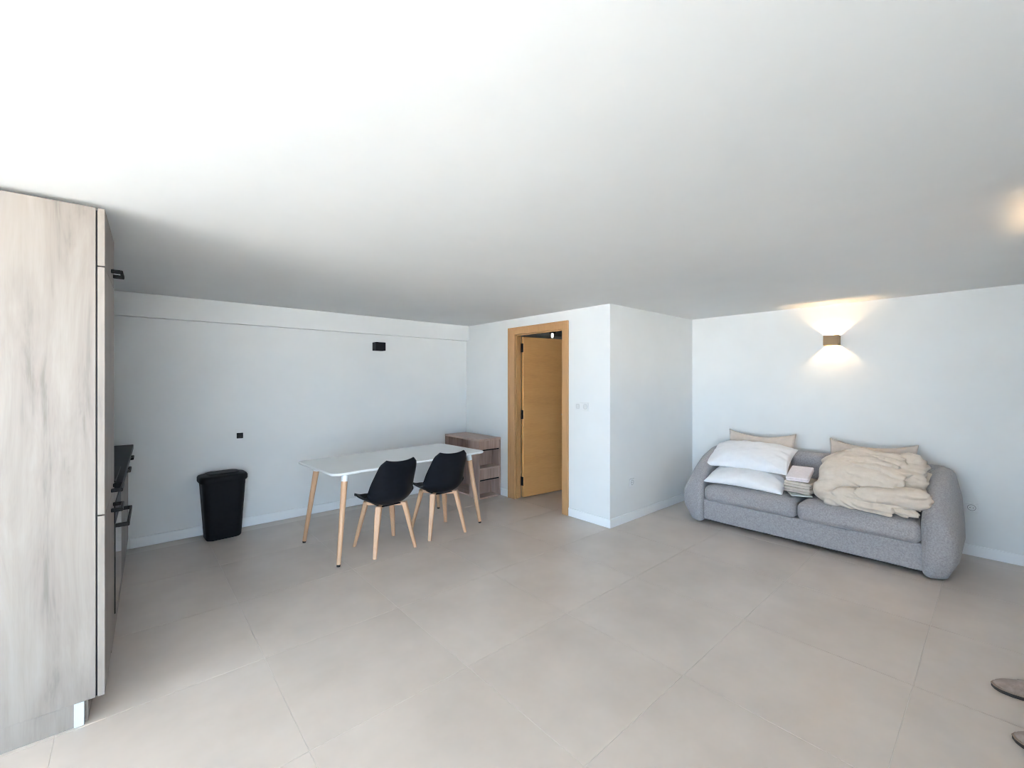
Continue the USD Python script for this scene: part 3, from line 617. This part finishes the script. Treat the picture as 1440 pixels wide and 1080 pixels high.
# ------------------------------------------------------------------ shoes on the floor at the right edge
def shoe(label, toe, heading, side):
    """A slip-on loafer; local: toe towards +x, sole on z = 0."""
    L, n = 0.285, 40
    t = Thing('loafer', label, 'shoe', (toe[0] - math.cos(heading) * L / 2, toe[1] - math.sin(heading) * L / 2, 0), heading, group=None, local=True)
    xs = np.linspace(-1, 1, 33)
    def half(x):                                        # half width of the sole along the shoe, -1 heel .. 1 toe
        return np.interp(x, [-1, -0.93, -0.75, -0.3, 0.2, 0.55, 0.8, 0.93, 1.0], [0.0, 0.020, 0.034, 0.033, 0.044, 0.048, 0.040, 0.024, 0.0])
    def outline(g, z):
        P = [(x * (L / 2 + g), side * 0.006 * (x > 0) * x + (half(x) + g * 0.9 * (abs(x) < 1))) for x in xs] + [(x * (L / 2 + g), side * 0.006 * (x > 0) * x - (half(x) + g * 0.9 * (abs(x) < 1))) for x in xs[::-1][1:-1]]
        return np.c_[np.array(P), np.full(len(P), z)]
    t.part('sole', loft([outline(0.0, 0.0), outline(0.002, 0.004), outline(0.002, 0.015), outline(0.0, 0.017)]), SOLE, 30, label='dark sole')
    t.part('welt', loft([outline(0.0035, 0.0165), outline(0.0035, 0.020), outline(0.0015, 0.0215)]), WELT, 30, label='tan stitched welt')
    def hgt(x): return np.interp(x, [-1, -0.9, -0.5, -0.1, 0.2, 0.5, 0.8, 0.95, 1.0], [0.075, 0.080, 0.072, 0.070, 0.072, 0.056, 0.042, 0.032, 0.024])
    a = np.linspace(0, PI, 19); rows = []
    xs2 = np.linspace(-1, 1, 49)
    for x in xs2:
        w, h = max(half(np.clip(x, -0.985, 0.985)) - 0.001, 0.004), hgt(x) - 0.02
        rows.append(np.c_[np.full(19, x * (L / 2 - 0.003)), side * 0.006 * (x > 0) * x + w * np.sign(np.cos(a)) * np.abs(np.cos(a)) ** 0.8, 0.0205 + h * np.abs(np.sin(a)) ** 0.75])
    G = np.array(rows)
    keep = grid_faces(len(rows), 19)
    cen = G.reshape(-1, 3)[keep].mean(1)                # leave the foot opening free
    op = (((cen[:, 0] + 0.062) / 0.066) ** 2 + (cen[:, 1] / 0.026) ** 2 < 1) & (cen[:, 2] > 0.05)
    v = G.reshape(-1, 3); inner = v * np.array([0.985, 0.93, 1]) - np.array([0, 0, 0.003])
    up = trimesh.Trimesh(*tri((v, keep[~op])), process=False)
    p = t.part('upper', up, SUEDE, True)
    t.part('lining', trimesh.Trimesh(*tri((inner, keep[~op][:, ::-1])), process=False), LINING, True, parent=p)
    # the apron across the instep
    rows = []
    for x in np.linspace(-0.02, 0.42, 9):
        h = hgt(x) - 0.02; w = half(x); aa = np.linspace(PI * 0.22, PI * 0.78, 9)
        rows.append(np.c_[np.full(9, x * (L / 2)), w * np.sign(np.cos(aa)) * np.abs(np.cos(aa)) ** 0.8, 0.0225 + h * np.sin(aa) ** 0.75])
    A = np.array(rows); B = A.copy(); B[..., 2] -= 0.004
    V = np.vstack([A.reshape(-1, 3), B.reshape(-1, 3)]); m = trimesh.Trimesh(*tri((V, np.vstack([grid_faces(9, 9, True), grid_faces(9, 9) + 81]))), process=False)
    t.part('strap', m, SUEDE, True)
shoe('grey brown suede loafer on the floor, the upper one at the right edge', (3.135, 0.035), PI / 2 + 0.05, 1)
shoe('grey brown suede loafer on the floor, the lower one near the bottom right corner', (2.725, -0.028), PI / 2 - 0.02, -1)
